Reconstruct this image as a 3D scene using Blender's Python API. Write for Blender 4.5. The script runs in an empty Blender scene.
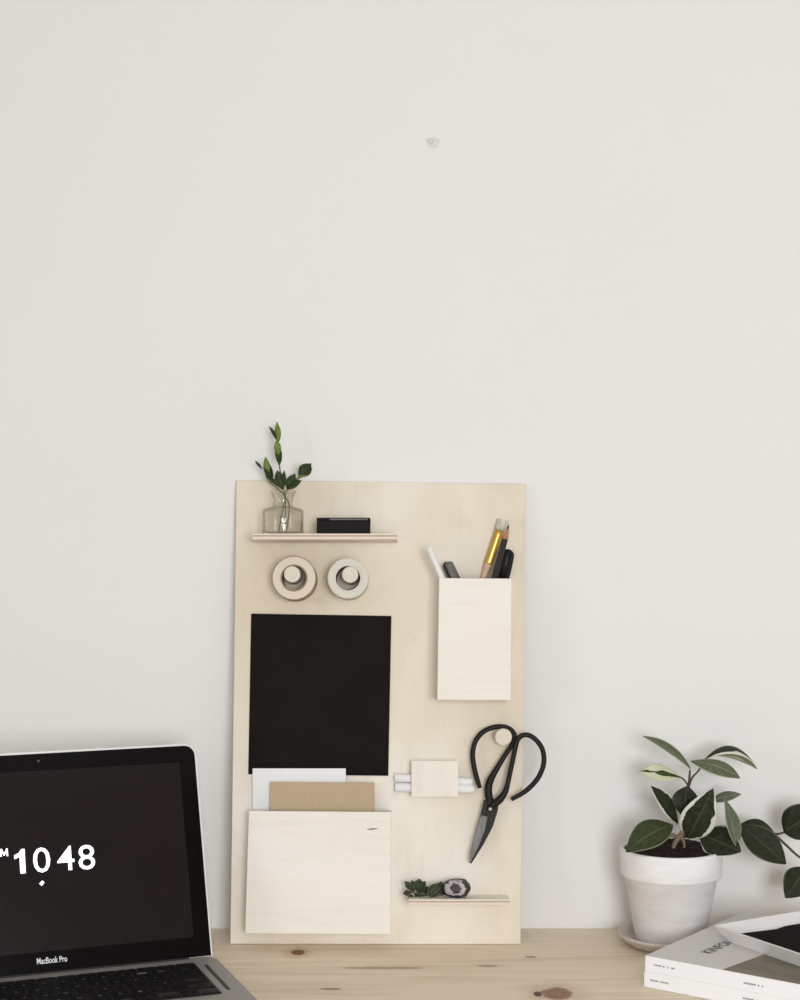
import bpy, bmesh, math, random
from mathutils import Vector, Matrix, Euler, noise
random.seed(7)
C = bpy.context.scene.collection
R = math.radians
S0 = bpy.context.scene

# ------------------------------------------------------------------ camera
F, PITCH, PY, DW, T = 1650.0, R(4.5), 630.0, 1.93, 0.75
H = DW * math.tan(math.atan((928 - PY) / F) + PITCH)
CAM = Vector((0, -DW, T + H))
cd = bpy.data.cameras.new('camera'); cam = bpy.data.objects.new('camera', cd); C.objects.link(cam)
cam.location = CAM; cam.rotation_euler = (math.pi / 2 - PITCH, 0, 0)
cd.sensor_fit = 'AUTO'; cd.sensor_width = 36; cd.lens = F / 1000 * 36; cd.shift_y = (PY - 500) / 1000
cd.clip_start = 0.05
S0.camera = cam

def ray(px, py):
    d = Vector((px - 400, PY - py, -F)); d.rotate(cam.rotation_euler); return d.normalized()
def on_plane(px, py, p, n):
    d = ray(px, py); return CAM + d * ((Vector(p) - CAM).dot(n) / d.dot(n))
def at_y(px, py, y): return on_plane(px, py, (0, y, 0), Vector((0, 1, 0)))
def at_z(px, py, z): return on_plane(px, py, (0, 0, z), Vector((0, 0, 1)))

# ------------------------------------------------------------------ materials
def mat(name, col, rough=0.6, metal=0.0, spec=0.5, **kw):
    m = bpy.data.materials.new(name); m.use_nodes = True
    b = m.node_tree.nodes['Principled BSDF']
    b.inputs['Base Color'].default_value = (*col, 1); b.inputs['Roughness'].default_value = rough
    b.inputs['Metallic'].default_value = metal; b.inputs['Specular IOR Level'].default_value = spec
    for k, v in kw.items(): b.inputs[k.replace('_', ' ')].default_value = v
    return m
class NT:
    def __init__(s, m): s.t = m.node_tree; s.b = s.t.nodes['Principled BSDF']
    def n(s, typ, **kw):
        x = s.t.nodes.new(typ)
        for k, v in kw.items():
            if k.startswith('i_'):
                key = k[2:].replace('_', ' '); x.inputs[key].default_value = v
            else: setattr(x, k, v)
        return x
    def l(s, a, b): s.t.links.new(a, b)
    def coord(s, scale=(1, 1, 1), src='Object', loc=(0, 0, 0)):
        c = s.n('ShaderNodeTexCoord'); m = s.n('ShaderNodeMapping')
        m.inputs['Scale'].default_value = scale; m.inputs['Location'].default_value = loc
        s.l(c.outputs[src], m.inputs['Vector']); return m.outputs['Vector']
    def noise(s, vec, scale, detail=4, rough=.5, dist=0):
        x = s.n('ShaderNodeTexNoise'); x.inputs['Scale'].default_value = scale; x.inputs['Detail'].default_value = detail
        x.inputs['Roughness'].default_value = rough; x.inputs['Distortion'].default_value = dist
        s.l(vec, x.inputs['Vector']); return x.outputs['Fac']
    def ramp(s, fac, stops):
        r = s.n('ShaderNodeValToRGB'); e = r.color_ramp.elements
        while len(e) < len(stops): e.new(.5)
        for i, (p, c) in enumerate(stops): e[i].position = p; e[i].color = (*c, 1) if len(c) == 3 else c
        s.l(fac, r.inputs['Fac']); return r.outputs['Color']
    def mix(s, fac, a, b, blend='MIX'):
        x = s.n('ShaderNodeMix', data_type='RGBA', blend_type=blend)
        for sock, v in ((x.inputs[0], fac), (x.inputs[6], a), (x.inputs[7], b)):
            if isinstance(v, (int, float)): sock.default_value = v
            elif isinstance(v, tuple): sock.default_value = (*v, 1)
            else: s.l(v, sock)
        return x.outputs[2]
    def math(s, op, a, b=None):
        x = s.n('ShaderNodeMath', operation=op)
        for i, v in enumerate((a, b)):
            if v is None: continue
            if isinstance(v, (int, float)): x.inputs[i].default_value = v
            else: s.l(v, x.inputs[i])
        return x.outputs[0]
    def bump(s, fac, strength=.2, dist=.001):
        x = s.n('ShaderNodeBump'); x.inputs['Strength'].default_value = strength; x.inputs['Distance'].default_value = dist
        s.l(fac, x.inputs['Height']); s.l(x.outputs[0], s.b.inputs['Normal'])
    def color(s, c): s.l(c, s.b.inputs['Base Color'])
    def combo(s, v): return v

def paint(name, c, var=.02, bs=90, bstr=.08, rough=.85):
    m = mat(name, c, rough, spec=.25); t = NT(m); v = t.coord()
    n1 = t.noise(v, 3.0, 3)
    lo = tuple(x * (1 - var) for x in c); hi = tuple(min(1, x * (1 + var)) for x in c)
    t.color(t.ramp(n1, [(.3, lo), (.7, hi)])); t.bump(t.noise(v, bs, 4), bstr, .0006)
    return m
def birch(name, base, dark, light, scale, seed=0, contrast=1.0):
    """plywood veneer: broad mottled figure plus fine grain along one axis"""
    m = mat(name, base, .55, spec=.3); t = NT(m)
    v = t.coord(scale, loc=(seed, seed * .37, seed * .71))
    big = t.noise(v, 5, 3, .5, .6)
    c = t.ramp(big, [(.30, dark), (.5, base), (.68, light)])
    v2 = t.coord(tuple(s * s for s in scale), loc=(seed, 0, seed))
    fine = t.noise(v2, 45, 5, .6, .2)
    g = t.ramp(fine, [(.28, tuple(x * (.93 if i < 2 else .9) for i, x in enumerate(base))), (.45, (1, 1, 1))])
    g2 = t.ramp(fine, [(.28, (.9, .88, .85)), (.46, (1, 1, 1))])
    c = t.mix(.55 * contrast, c, g2, 'MULTIPLY')
    t.color(c); t.bump(fine, .05, .0005)
    return m

M = {}
M['wall'] = paint('wall_paint', (.805, .797, .785), .008)
M['ceiling'] = paint('ceiling_paint', (.82, .81, .79), .008)
M['wall_side'] = paint('grey_wall_paint', (.58, .565, .55), .01)
M['plaster'] = mat('filler_plaster', (.70, .69, .675), .9)
M['board'] = birch('birch_board', (.78, .705, .59), (.70, .61, .475), (.86, .81, .73), (1.3, 1, .8), 3.1)
M['box'] = birch('birch_box', (.835, .785, .715), (.795, .74, .66), (.865, .825, .765), (.45, 1, 1.6), 8.3)
M['pale'] = birch('birch_pale', (.83, .78, .70), (.79, .73, .64), (.86, .815, .75), (1, 1, .6), 5.5)
m = mat('ply_edge', (.62, .5, .38), .6); t = NT(m)
sep = t.n('ShaderNodeSeparateXYZ'); t.l(t.coord(), sep.inputs[0])
w = t.math('FRACT', t.math('MULTIPLY', sep.outputs[2], 1 / .0060))
t.color(t.ramp(w, [(0, (.74, .64, .53)), (.42, (.74, .64, .53)), (.48, (.42, .29, .22)), (.66, (.42, .29, .22)), (.72, (.76, .67, .56))]))
M['ply'] = m
M['peg'] = mat('birch_dowel', (.71, .64, .54), .6, spec=.3)
m = mat('chalkboard_paint', (.010, .009, .008), .8, spec=.08); t = NT(m)
t.color(t.ramp(t.noise(t.coord(), 14, 4), [(.3, (.0085, .0072, .0062)), (.75, (.013, .011, .0095))])); t.bump(t.noise(t.coord(), 700, 3), .1, .0003)
M['chalkboard'] = m
M['paper'] = paint('white_paper', (.83, .83, .84), .01, 300, .04, .9)
m = mat('kraft_paper', (.50, .385, .25), .85, spec=.2); t = NT(m)
t.color(t.ramp(t.noise(t.coord((1, 1, 4)), 260, 4), [(.3, (.46, .35, .222)), (.7, (.54, .42, .28))])); M['kraft'] = m
M['chalk'] = paint('chalk', (.86, .86, .88), .02, 500, .1, .95)
M['black_metal'] = mat('black_iron', (.010, .009, .0085), .5, 0, .22)
m = mat('blade_steel', (.12, .117, .113), .5, .6); t = NT(m)
t.color(t.ramp(t.noise(t.coord((1, 1, .3)), 160, 4), [(.3, (.07, .068, .066)), (.7, (.17, .165, .16))])); M['steel'] = m
M['screw'] = mat('screw_steel', (.5, .49, .47), .35, 1)
M['alu'] = mat('anodised_aluminium', (.34, .325, .305), .5, .35)
M['alu_lid'] = mat('bright_aluminium', (.74, .73, .71), .45, .2)
M['alu_dark'] = mat('shaded_groove', (.04, .038, .036), .5, 0, .2)
M['key'] = mat('key_plastic', (.008, .007, .007), .5, spec=.15)
M['legend'] = mat('key_legend', (.22, .21, .21), .6)
M['glass_black'] = mat('black_glass_bezel', (.003, .002, .002), .12, spec=.12)
m = mat('lit_display', (.006, .004, .004), .16, spec=.12)
b = m.node_tree.nodes['Principled BSDF']; b.inputs['Emission Color'].default_value = (1, .76, .72, 1); b.inputs['Emission Strength'].default_value = .008
M['display'] = m
m = mat('lit_digits', (.8, .8, .8), .5)
b = m.node_tree.nodes['Principled BSDF']; b.inputs['Emission Color'].default_value = (.93, .88, 1, 1); b.inputs['Emission Strength'].default_value = 1.1
M['digits'] = m
M['print_white'] = mat('white_print', (.8, .8, .8), .5)
M['lens'] = mat('webcam_lens', (.06, .06, .065), .15)
M['hinge'] = mat('hinge_plastic', (.012, .012, .012), .5)
m = mat('white_terracotta', (.74, .71, .70), .85, spec=.25); t = NT(m); v = t.coord((1, 1, 3))
t.color(t.ramp(t.noise(v, 25, 5), [(.3, (.79, .76, .745)), (.6, (.86, .845, .84))])); t.bump(t.noise(v, 40, 5), .25, .0015)
M['pot'] = m
m = mat('raw_terracotta', (.55, .48, .43), .9, spec=.2); t = NT(m); v = t.coord((1, 1, 6))
t.color(t.ramp(t.noise(v, 22, 5), [(.3, (.56, .485, .435)), (.7, (.72, .66, .61))])); t.bump(t.noise(v, 60, 4), .25, .001)
M['saucer'] = m
m = mat('potting_soil', (.02, .012, .009), .95, spec=.2); t = NT(m); n = t.noise(t.coord(), 140, 6, .7)
t.color(t.ramp(n, [(.3, (.006, .004, .003)), (.6, (.03, .018, .013)), (.8, (.10, .06, .045))])); t.bump(n, .9, .004); M['soil'] = m
M['stem'] = mat('plant_stem', (.075, .05, .03), .7)
M['stem_red'] = mat('plant_shoot', (.06, .03, .025), .6)
M['twig'] = mat('dry_twig', (.20, .145, .10), .9)
M['green_stem'] = mat('green_stem', (.10, .13, .04), .6)
def leafmat(name, dark, mid, edge, edge_w=.78, streak=.5, edge_amt=1.0, rough=.5):
    m = mat(name, dark, rough, spec=.16); t = NT(m)
    uv = t.n('ShaderNodeUVMap', uv_map='leaf'); sp = t.n('ShaderNodeSeparateXYZ'); t.l(uv.outputs[0], sp.inputs[0])
    v = t.coord((1, 1, 1)); n1 = t.noise(v, 60, 3); n2 = t.noise(v, 200, 4, .6)
    body = t.ramp(n2, [(.35, dark), (.7, mid)])
    a = t.math('ABSOLUTE', t.math('SUBTRACT', t.math('MULTIPLY', sp.outputs[1], 2), 1))
    vein = t.math('LESS_THAN', a, .05)
    body = t.mix(t.math('MULTIPLY', vein, .45), body, tuple(min(1, x * 2.2 + .015) for x in mid))
    e = t.math('ADD', a, t.math('MULTIPLY', t.math('SUBTRACT', n1, .5), streak))
    fac = t.math('MULTIPLY', t.ramp(e, [(edge_w - .02, (0, 0, 0)), (edge_w + .02, (1, 1, 1))]), edge_amt)
    t.color(t.mix(fac, body, edge)); t.bump(n2, .08, .0006)
    return m
CREAM = (.62, .62, .47)
M['leaf_dark'] = leafmat('leaf_dark', (.014, .017, .009), (.029, .035, .017), (.20, .23, .14), .95, .1, .5)
M['leaf_var'] = leafmat('leaf_variegated', (.015, .018, .010), (.034, .041, .020), (.66, .65, .55), .80, .7)
M['leaf_thin'] = leafmat('leaf_thin_edge', (.014, .017, .009), (.03, .036, .018), (.60, .60, .50), .92, .22)
M['leaf_pale'] = leafmat('leaf_pale', (.024, .034, .012), (.05, .07, .02), (.62, .63, .43), .30, 1.0)
M['leaf_mid'] = leafmat('leaf_mid_green', (.085, .10, .055), (.15, .17, .10), (.45, .47, .32), .93, .25)
M['leaf_green'] = leafmat('leaf_green', (.030, .040, .016), (.055, .068, .027), (.30, .33, .2), .95, .08, .7)
M['leaf_under'] = leafmat('leaf_underside', (.10, .115, .075), (.16, .18, .125), (.34, .36, .25), .95, .1)
M['leaf_under_pale'] = leafmat('leaf_underside_pale', (.25, .28, .15), (.40, .42, .26), (.62, .6, .47), .8, .6)
M['sprig'] = leafmat('sprig_leaf', (.018, .028, .010), (.04, .06, .018), (.12, .15, .06), .94, .1)
M['sprig_new'] = leafmat('sprig_new_leaf', (.11, .16, .035), (.18, .24, .06), (.2, .25, .09), .95, .1)
M['sprig_dry'] = leafmat('sprig_dry_leaf', (.030, .034, .022), (.062, .066, .046), (.11, .12, .075), .9, .2)
m = bpy.data.materials.new('clear_glass'); m.use_nodes = True; nt = m.node_tree; nt.nodes.remove(nt.nodes['Principled BSDF'])
nd = nt.nodes.new; lw = nd('ShaderNodeLayerWeight'); lw.inputs[0].default_value = .5
def gramp(p0, c0, p1, c1):
    x = nd('ShaderNodeValToRGB'); e = x.color_ramp.elements; e[0].position, e[0].color, e[1].position, e[1].color = p0, (*c0, 1), p1, (*c1, 1)
    nt.links.new(lw.outputs['Facing'], x.inputs[0]); return x.outputs[0]
tp = nd('ShaderNodeBsdfTransparent'); nt.links.new(gramp(.55, (.982, .978, .968), 1, (.58, .55, .49)), tp.inputs[0])
gl = nd('ShaderNodeBsdfGlossy'); gl.inputs['Roughness'].default_value = .04; mx = nd('ShaderNodeMixShader')
nt.links.new(gramp(.5, (.05, .05, .05), 1, (.45, .45, .45)), mx.inputs[0]); nt.links.new(tp.outputs[0], mx.inputs[1]); nt.links.new(gl.outputs[0], mx.inputs[2]); nt.links.new(mx.outputs[0], nt.nodes['Material Output'].inputs[0]); M['glass'] = m
M['black_card'] = mat('black_card', (.010, .008, .0085), .6, 0, .12)
M['grey_print'] = mat('grey_print', (.22, .21, .21), .6)
M['dark_print'] = mat('dark_print', (.07, .065, .065), .6)
M['tape_tan'] = paint('tan_tape', (.70, .615, .515), .05, 400, .1, .7)
M['tape_tan_rim'] = paint('tan_tape_edge', (.40, .31, .20), .05, 400, .1, .7)
M['tape_grey'] = paint('grey_green_tape', (.67, .645, .565), .04, 400, .1, .7)
M['core'] = mat('cardboard_core', (.30, .225, .15), .85)
M['core_white'] = mat('white_core', (.72, .68, .62), .8)
M['pen_white'] = mat('white_plastic', (.82, .81, .78), .4)
M['marker'] = mat('dark_grey_plastic', (.14, .133, .125), .45, 0, .4)
M['black_plastic'] = mat('black_plastic', (.008, .007, .007), .4, 0, .22)
M['brass'] = mat('brass_ferrule', (.62, .40, .10), .32, .85)
m = mat('bristle', (.52, .50, .43), .8); t = NT(m)
t.color(t.ramp(t.noise(t.coord((1, 1, .05)), 900, 3), [(.35, (.40, .37, .30)), (.65, (.68, .66, .58))])); M['bristle'] = m
M['peach'] = mat('peach_handle', (.66, .42, .27), .5)
M['pencil'] = mat('graphite_lacquer', (.03, .028, .026), .45, 0, .3)
M['cedar'] = mat('pencil_wood', (.45, .22, .12), .7)
m = mat('geode', (.03, .025, .026), .5); t = NT(m); v = t.coord()
dist = t.n('ShaderNodeVectorMath', operation='LENGTH'); mp = t.n('ShaderNodeMapping'); mp.inputs['Scale'].default_value = (66, 0, 88); t.l(t.coord(loc=(.0015, 0, -.001)), mp.inputs[0]); t.l(mp.outputs[0], dist.inputs[0])
d = t.math('ADD', dist.outputs['Value'], t.math('MULTIPLY', t.math('SUBTRACT', t.noise(v, 170, 3), .5), .9))
col = t.ramp(d, [(.28, (.035, .03, .032)), (.42, (.05, .045, .05)), (.5, (.52, .46, .47)), (.72, (.56, .5, .51)), (.82, (.035, .028, .03)), (1, (.03, .025, .026))])
t.color(t.mix(t.ramp(t.noise(v, 420, 3), [(.5, (0, 0, 0)), (.7, (.5, .5, .5))]), col, (.09, .08, .08))); t.bump(t.noise(v, 260, 4), .6, .002)
M['geode'] = m
M['cover'] = paint('book_cover', (.66, .635, .62), .015, 300, .03, .5)
M['spine'] = paint('book_spine', (.90, .90, .915), .01, 300, .03, .45)
m = mat('cover_photo', (.16, .14, .09), .4); t = NT(m)
t.color(t.ramp(t.noise(t.coord((1, 2.5, 1)), 14, 3), [(.3, (.10, .085, .065)), (.6, (.19, .165, .10)), (.8, (.23, .20, .13))])); M['photo'] = m
M['pages'] = mat('book_pages', (.8, .79, .76), .9)
M['enamel'] = mat('white_enamel', (.80, .77, .755), .35)
m = mat('black_felt', (.008, .006, .006), .85, spec=.08); t = NT(m); t.bump(t.noise(t.coord(), 500, 4), .3, .0006); M['felt'] = m
M['window_frame'] = mat('window_frame_paint', (.8, .79, .77), .5)
M['floor'] = birch('floor_boards', (.42, .33, .24), (.36, .27, .19), (.48, .39, .29), (1.6, .4, 1), 2.2)

# pine worktop, knots at fixed places on the plank
def pine():
    m = mat('pine_worktop', (.6, .48, .35), .5, spec=.3); t = NT(m)
    v = t.coord()
    warp = t.n('ShaderNodeMapping'); t.l(v, warp.inputs[0]); warp.inputs['Scale'].default_value = (.9, 11, 11)
    base = t.noise(warp.outputs[0], 2.6, 5, .55, 2.2)
    c = t.ramp(base, [(.30, (.68, .55, .40)), (.45, (.77, .65, .495)), (.60, (.80, .69, .54)), (.75, (.83, .73, .59))])
    w2 = t.n('ShaderNodeMapping'); t.l(v, w2.inputs[0]); w2.inputs['Scale'].default_value = (1.5, 60, 60)
    c = t.mix(.22, c, t.ramp(t.noise(w2.outputs[0], 7, 4, .6, .4), [(.3, (.78, .73, .66)), (.5, (1, 1, 1))]), 'MULTIPLY')
    jit = t.math('MULTIPLY', t.math('SUBTRACT', t.noise(v, 70, 3), .5), .55)
    def spot(px, py, rx, ry, core, halo, halo_amt):
        nonlocal c
        p = at_z(px, py, T)
        mp = t.n('ShaderNodeMapping'); t.l(v, mp.inputs[0])
        mp.inputs['Scale'].default_value = (1 / rx, 1 / ry, 0); mp.inputs['Location'].default_value = (-p.x / rx, -p.y / ry, 0)
        L = t.n('ShaderNodeVectorMath', operation='LENGTH'); t.l(mp.outputs[0], L.inputs[0])
        d = t.math('ADD', L.outputs['Value'], jit)
        f1 = t.ramp(d, [(.8, (1, 1, 1)), (1.15, (0, 0, 0))])
        f2 = t.math('MULTIPLY', t.ramp(d, [(1.0, (1, 1, 1)), (2.6 if False else 1.0, (0, 0, 0))]) if False else t.ramp(t.math('MULTIPLY', d, .4), [(.3, (1, 1, 1)), (1.0, (0, 0, 0))]), halo_amt)
        ring = t.ramp(t.math('FRACT', t.math('MULTIPLY', d, 2.3)), [(0, tuple(x * .6 for x in core)), (.5, core), (1, tuple(x * .75 for x in core))])
        c = t.mix(f2, c, halo); c = t.mix(f1, c, ring)
    spot(298, 952.5, .0085, .012, (.22, .10, .045), (.50, .33, .18), .65)
    spot(556, 993.5, .0175, .022, (.32, .17, .095), (.46, .31, .18), .5)
    spot(538, 994, .005, .010, (.07, .04, .028), (.3, .2, .13), .2)
    spot(385, 968, .050, .0055, (.50, .40, .28), (.58, .46, .32), .45)
    spot(330, 989, .013, .004, (.36, .27, .18), (.56, .45, .32), .3)
    spot(531, 957, .007, .004, (.40, .30, .19), (.56, .45, .32), .3)
    spot(488, 966, .014, .005, (.44, .34, .23), (.56, .45, .32), .35)
    t.color(c); t.bump(base, .04, .001)
    return m
M['pine'] = pine()

# ------------------------------------------------------------------ mesh helpers
class MB:
    def __init__(s): s.bm = bmesh.new(); s.uv = None
    def face(s, vs, mi=0, smooth=False):
        try:
            f = s.bm.faces.new(vs); f.material_index = mi; f.smooth = smooth; return f
        except ValueError: return None
    def box(s, lo, hi, mi=0, bev=0.0, side_mi=None, up=2, seg=2):
        lo, hi = Vector(lo), Vector(hi)
        v = [s.bm.verts.new((x, y, z)) for x in (lo.x, hi.x) for y in (lo.y, hi.y) for z in (lo.z, hi.z)]
        q = [(0, 1, 3, 2, 0), (4, 6, 7, 5, 0), (0, 4, 5, 1, 1), (2, 3, 7, 6, 1), (0, 2, 6, 4, 2), (1, 5, 7, 3, 2)]
        fs = [s.face([v[i] for i in a[:4]], (side_mi if side_mi is not None and a[4] != up else mi)) for a in q]
        if bev > 0:
            es = {e for f in fs for e in f.edges}
            r = bmesh.ops.bevel(s.bm, geom=list(es), offset=bev, segments=seg, affect='EDGES', profile=.5, clamp_overlap=True)
            if side_mi is None:
                for f in r['faces']: f.material_index = mi
        return s
    def prism(s, pts, d, mi=0, side_mi=None, bev=0.0):
        """pts: ring of 3D points; d: extrusion vector"""
        d = Vector(d)
        a = [s.bm.verts.new(p) for p in pts]; b = [s.bm.verts.new(Vector(p) + d) for p in pts]
        fa = s.face(a, mi); fb = s.face(b[::-1], mi); n = len(pts)
        for i in range(n):
            s.face([a[i], b[i], b[(i + 1) % n], a[(i + 1) % n]], mi if side_mi is None else side_mi)
        if bev > 0:
            es = {e for f in (fa, fb) for e in f.edges}
            bmesh.ops.bevel(s.bm, geom=list(es), offset=bev, segments=2, affect='EDGES', profile=.5, clamp_overlap=True)
        return s
    def lathe(s, prof, n=48, axis=None, mi=0, smooth=True, mis=None):
        """prof: list of (r, h); revolved about local z or an (origin, dir) axis"""
        o, d = (Vector((0, 0, 0)), Vector((0, 0, 1))) if axis is None else (Vector(axis[0]), Vector(axis[1]).normalized())
        q = d.to_track_quat('Z', 'Y').to_matrix()
        rings = []
        for r, h in prof:
            if r < 1e-7: rings.append([s.bm.verts.new(o + d * h)])
            else: rings.append([s.bm.verts.new(o + q @ Vector((r * math.cos(2 * math.pi * k / n), r * math.sin(2 * math.pi * k / n), h))) for k in range(n)])
        for j in range(len(rings) - 1):
            A, B = rings[j], rings[j + 1]; k_ = mis[j] if mis else mi
            for k in range(n):
                k2 = (k + 1) % n
                if len(A) == 1 and len(B) == 1: continue
                if len(A) == 1: s.face([A[0], B[k2], B[k]], k_, smooth)
                elif len(B) == 1: s.face([A[k], A[k2], B[0]], k_, smooth)
                else: s.face([A[k], A[k2], B[k2], B[k]], k_, smooth)
        return s
    def tube(s, path, rad, n=10, mi=0, sub=5, flat=1.0, fdir=None):
        P = [Vector(p) for p in path]; K = len(P)
        rad = [rad] * K if isinstance(rad, (int, float)) else list(rad)
        if sub > 1 and K > 2:
            Q, rr = [], []
            for i in range(K - 1):
                p0, p1, p2, p3 = P[max(i - 1, 0)], P[i], P[i + 1], P[min(i + 2, K - 1)]
                for k in range(sub):
                    u = k / sub
                    Q.append(.5 * ((2 * p1) + (p2 - p0) * u + (2 * p0 - 5 * p1 + 4 * p2 - p3) * u * u + (3 * p1 - p0 - 3 * p2 + p3) * u ** 3))
                    rr.append(rad[i] * (1 - u) + rad[i + 1] * u)
            Q.append(P[-1]); rr.append(rad[-1]); P, rad = Q, rr
        K = len(P); up = None; rings = []
        for i in range(K):
            tn = (P[min(i + 1, K - 1)] - P[max(i - 1, 0)]).normalized()
            if up is None:
                up = fdir.copy() if fdir is not None else (Vector((0, 0, 1)) if abs(tn.z) < .9 else Vector((1, 0, 0)))
            if fdir is not None: up = fdir.copy()
            up = (up - tn * up.dot(tn)).normalized(); sd = tn.cross(up)
            rings.append([s.bm.verts.new(P[i] + rad[i] * (math.cos(2 * math.pi * k / n) * sd + flat * math.sin(2 * math.pi * k / n) * up)) for k in range(n)])
        for A, B in zip(rings, rings[1:]):
            for k in range(n): s.face([A[k], A[(k + 1) % n], B[(k + 1) % n], B[k]], mi, True)
        s.face(rings[0][::-1], mi); s.face(rings[-1], mi)
        return s
    def leaf(s, base, tip, width, normal, bend=.0, fold=.0, curl=0.0, mi=0, peak=.45, na=14, nb=8, wave=0.0, sharp=1.0):
        """one leaf blade: base to tip, bent along its length, folded along its midrib"""
        if s.uv is None: s.uv = s.bm.loops.layers.uv.new('leaf')
        base, tip = Vector(base), Vector(tip); ax = tip - base; L = ax.length; t = ax.normalized()
        nn = Vector(normal); nn = (nn - t * nn.dot(t)).normalized(); sd = t.cross(nn)
        e = math.log(.5) / math.log(peak); g = []
        for i in range(na + 1):
            a = i / na; hw = width / 2 * (math.sin(math.pi * min(max(a, .004), .994) ** e) ** sharp)
            row = []
            for j in range(nb + 1):
                b = j / nb * 2 - 1
                p = base + t * (a * L) + nn * (bend * L * 4 * a * (1 - a)) + sd * (b * hw * (1 - .25 * fold * fold)) \
                    + nn * (abs(b) ** 1.3 * hw * fold) + nn * (b * hw * curl * a) + nn * (wave * width * math.sin(a * 9 + b * 2) * abs(b))
                row.append(s.bm.verts.new(p))
            g.append(row)
        for i in range(na):
            for j in range(nb):
                f = s.face([g[i][j], g[i][j + 1], g[i + 1][j + 1], g[i + 1][j]], mi, True)
                if f:
                    for lp, (a, b) in zip(f.loops, ((i, j), (i, j + 1), (i + 1, j + 1), (i + 1, j))): lp[s.uv].uv = (a / na, b / nb)
        return s
    def text(s, body, box_c, hx, hy, h=None, w=None, mi=0, bold=0.0, thick=.0002):
        """lettering fitted to a height/width, centred at box_c, in the plane of unit vectors hx (right) and hy (up)"""
        cu = bpy.data.curves.new('lettering', 'FONT'); cu.body = body; cu.offset = bold; cu.resolution_u = 3
        o = bpy.data.objects.new('lettering', cu); C.objects.link(o)
        bpy.context.view_layer.update()
        me = o.to_mesh(); co = [v.co.copy() for v in me.vertices]
        if co:
            x0, x1 = min(v.x for v in co), max(v.x for v in co); y0, y1 = min(v.y for v in co), max(v.y for v in co)
            sy = h / (y1 - y0) if h else w / (x1 - x0); sx = w / (x1 - x0) if w else sy
            hx, hy = Vector(hx), Vector(hy); nz = hx.cross(hy)
            vs = [s.bm.verts.new(Vector(box_c) + hx * ((v.x - (x0 + x1) / 2) * sx) + hy * ((v.y - (y0 + y1) / 2) * sy) + nz * thick) for v in co]
            for p in me.polygons: s.face([vs[i] for i in p.vertices], mi)
        o.to_mesh_clear(); bpy.data.objects.remove(o); bpy.data.curves.remove(cu)
        return s
    def build(s, name, mats, parent=None, loc=None, mods=None, fix=True, autosmooth=None):
        if fix: bmesh.ops.recalc_face_normals(s.bm, faces=s.bm.faces)
        me = bpy.data.meshes.new(name); s.bm.to_mesh(me); s.bm.free()
        for m in (mats if isinstance(mats, (list, tuple)) else [mats]): me.materials.append(M[m])
        o = bpy.data.objects.new(name, me); C.objects.link(o)
        if parent: o.parent = parent
        if loc is not None: o.location = loc
        return o
def tag(o, label=None, cat=None, group=None, kind=None):
    if label: o['label'] = label
    if cat: o['category'] = cat
    if group: o['group'] = group
    if kind: o['kind'] = kind
    return o
def thing(name, label, cat, mw, group=None):
    o = bpy.data.objects.new(name, None); C.objects.link(o); o.empty_display_size = .02
    o.matrix_world = mw if isinstance(mw, Matrix) else Matrix.Translation(mw)
    o.matrix_basis = mw if isinstance(mw, Matrix) else Matrix.Translation(mw)
    return tag(o, label, cat, group)
def solid(o, th, offset=0, matoff=0):
    d = o.modifiers.new('thickness', 'SOLIDIFY'); d.thickness = th; d.offset = offset; d.material_offset = matoff; return o
def subsurf(o, n=1):
    d = o.modifiers.new('smooth', 'SUBSURF'); d.levels = n; d.render_levels = n; return o

# ------------------------------------------------------------------ room shell
XL, XR, YF, ZC = -2.0, 2.3, -3.3, 2.5
tag(MB().box((XL - .1, 0, 0), (XR + .1, .1, ZC)).build('wall_back', 'wall'), kind='structure')
VY0, VY1, VZ0, VZ1 = -2.75, -1.75, .80, 1.92
wl = MB(); wl.box((XL - .1, YF, 0), (XL, VY0, ZC)); wl.box((XL - .1, VY1, 0), (XL, 0, ZC)); wl.box((XL - .1, VY0, 0), (XL, VY1, VZ0)); wl.box((XL - .1, VY0, VZ1), (XL, VY1, ZC))
tag(wl.build('wall_left', 'wall_side'), kind='structure')
tag(MB().box((XR, YF, 0), (XR + .1, 0, ZC)).build('wall_right', 'wall_side'), kind='structure')
tag(MB().box((XL - .1, YF - .1, -.1), (XR + .1, .1, 0)).build('floor', 'floor'), kind='structure')
tag(MB().box((XL - .1, YF - .1, ZC), (XR + .1, .1, ZC + .1)).build('ceiling', 'ceiling'), kind='structure')
WX0, WX1, WZ0, WZ1 = .05, 1.05, .86, 1.90
wf = MB()
wf.box((XL - .1, YF - .1, 0), (WX0, YF, ZC)); wf.box((WX1, YF - .1, 0), (XR + .1, YF, ZC))
wf.box((WX0, YF - .1, 0), (WX1, YF, WZ0)); wf.box((WX0, YF - .1, WZ1), (WX1, YF, ZC))
tag(wf.build('wall_front', 'wall'), kind='structure')
def window(name, w, h, mw):
    win = thing(name, None, None, mw); tag(win, kind='structure'); hw = w / 2; f = MB()
    for a in ((-hw, 0, -hw + .05, h), (hw - .05, 0, hw, h), (-hw + .05, 0, hw - .05, .05), (-hw + .05, h - .05, hw - .05, h), (-.025, .05, .025, h - .05)):
        f.box((a[0], -.03, a[1]), (a[2], .03, a[3]))
    f.build('frame', 'window_frame', win)
window('window_1', WX1 - WX0, WZ1 - WZ0, Matrix.Translation(((WX0 + WX1) / 2, YF - .05, WZ0)))
window('window_2', VY1 - VY0, VZ1 - VZ0, Matrix.Translation((XL - .05, (VY0 + VY1) / 2, VZ0)) @ Matrix.Rotation(math.pi / 2, 4, 'Z'))
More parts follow.
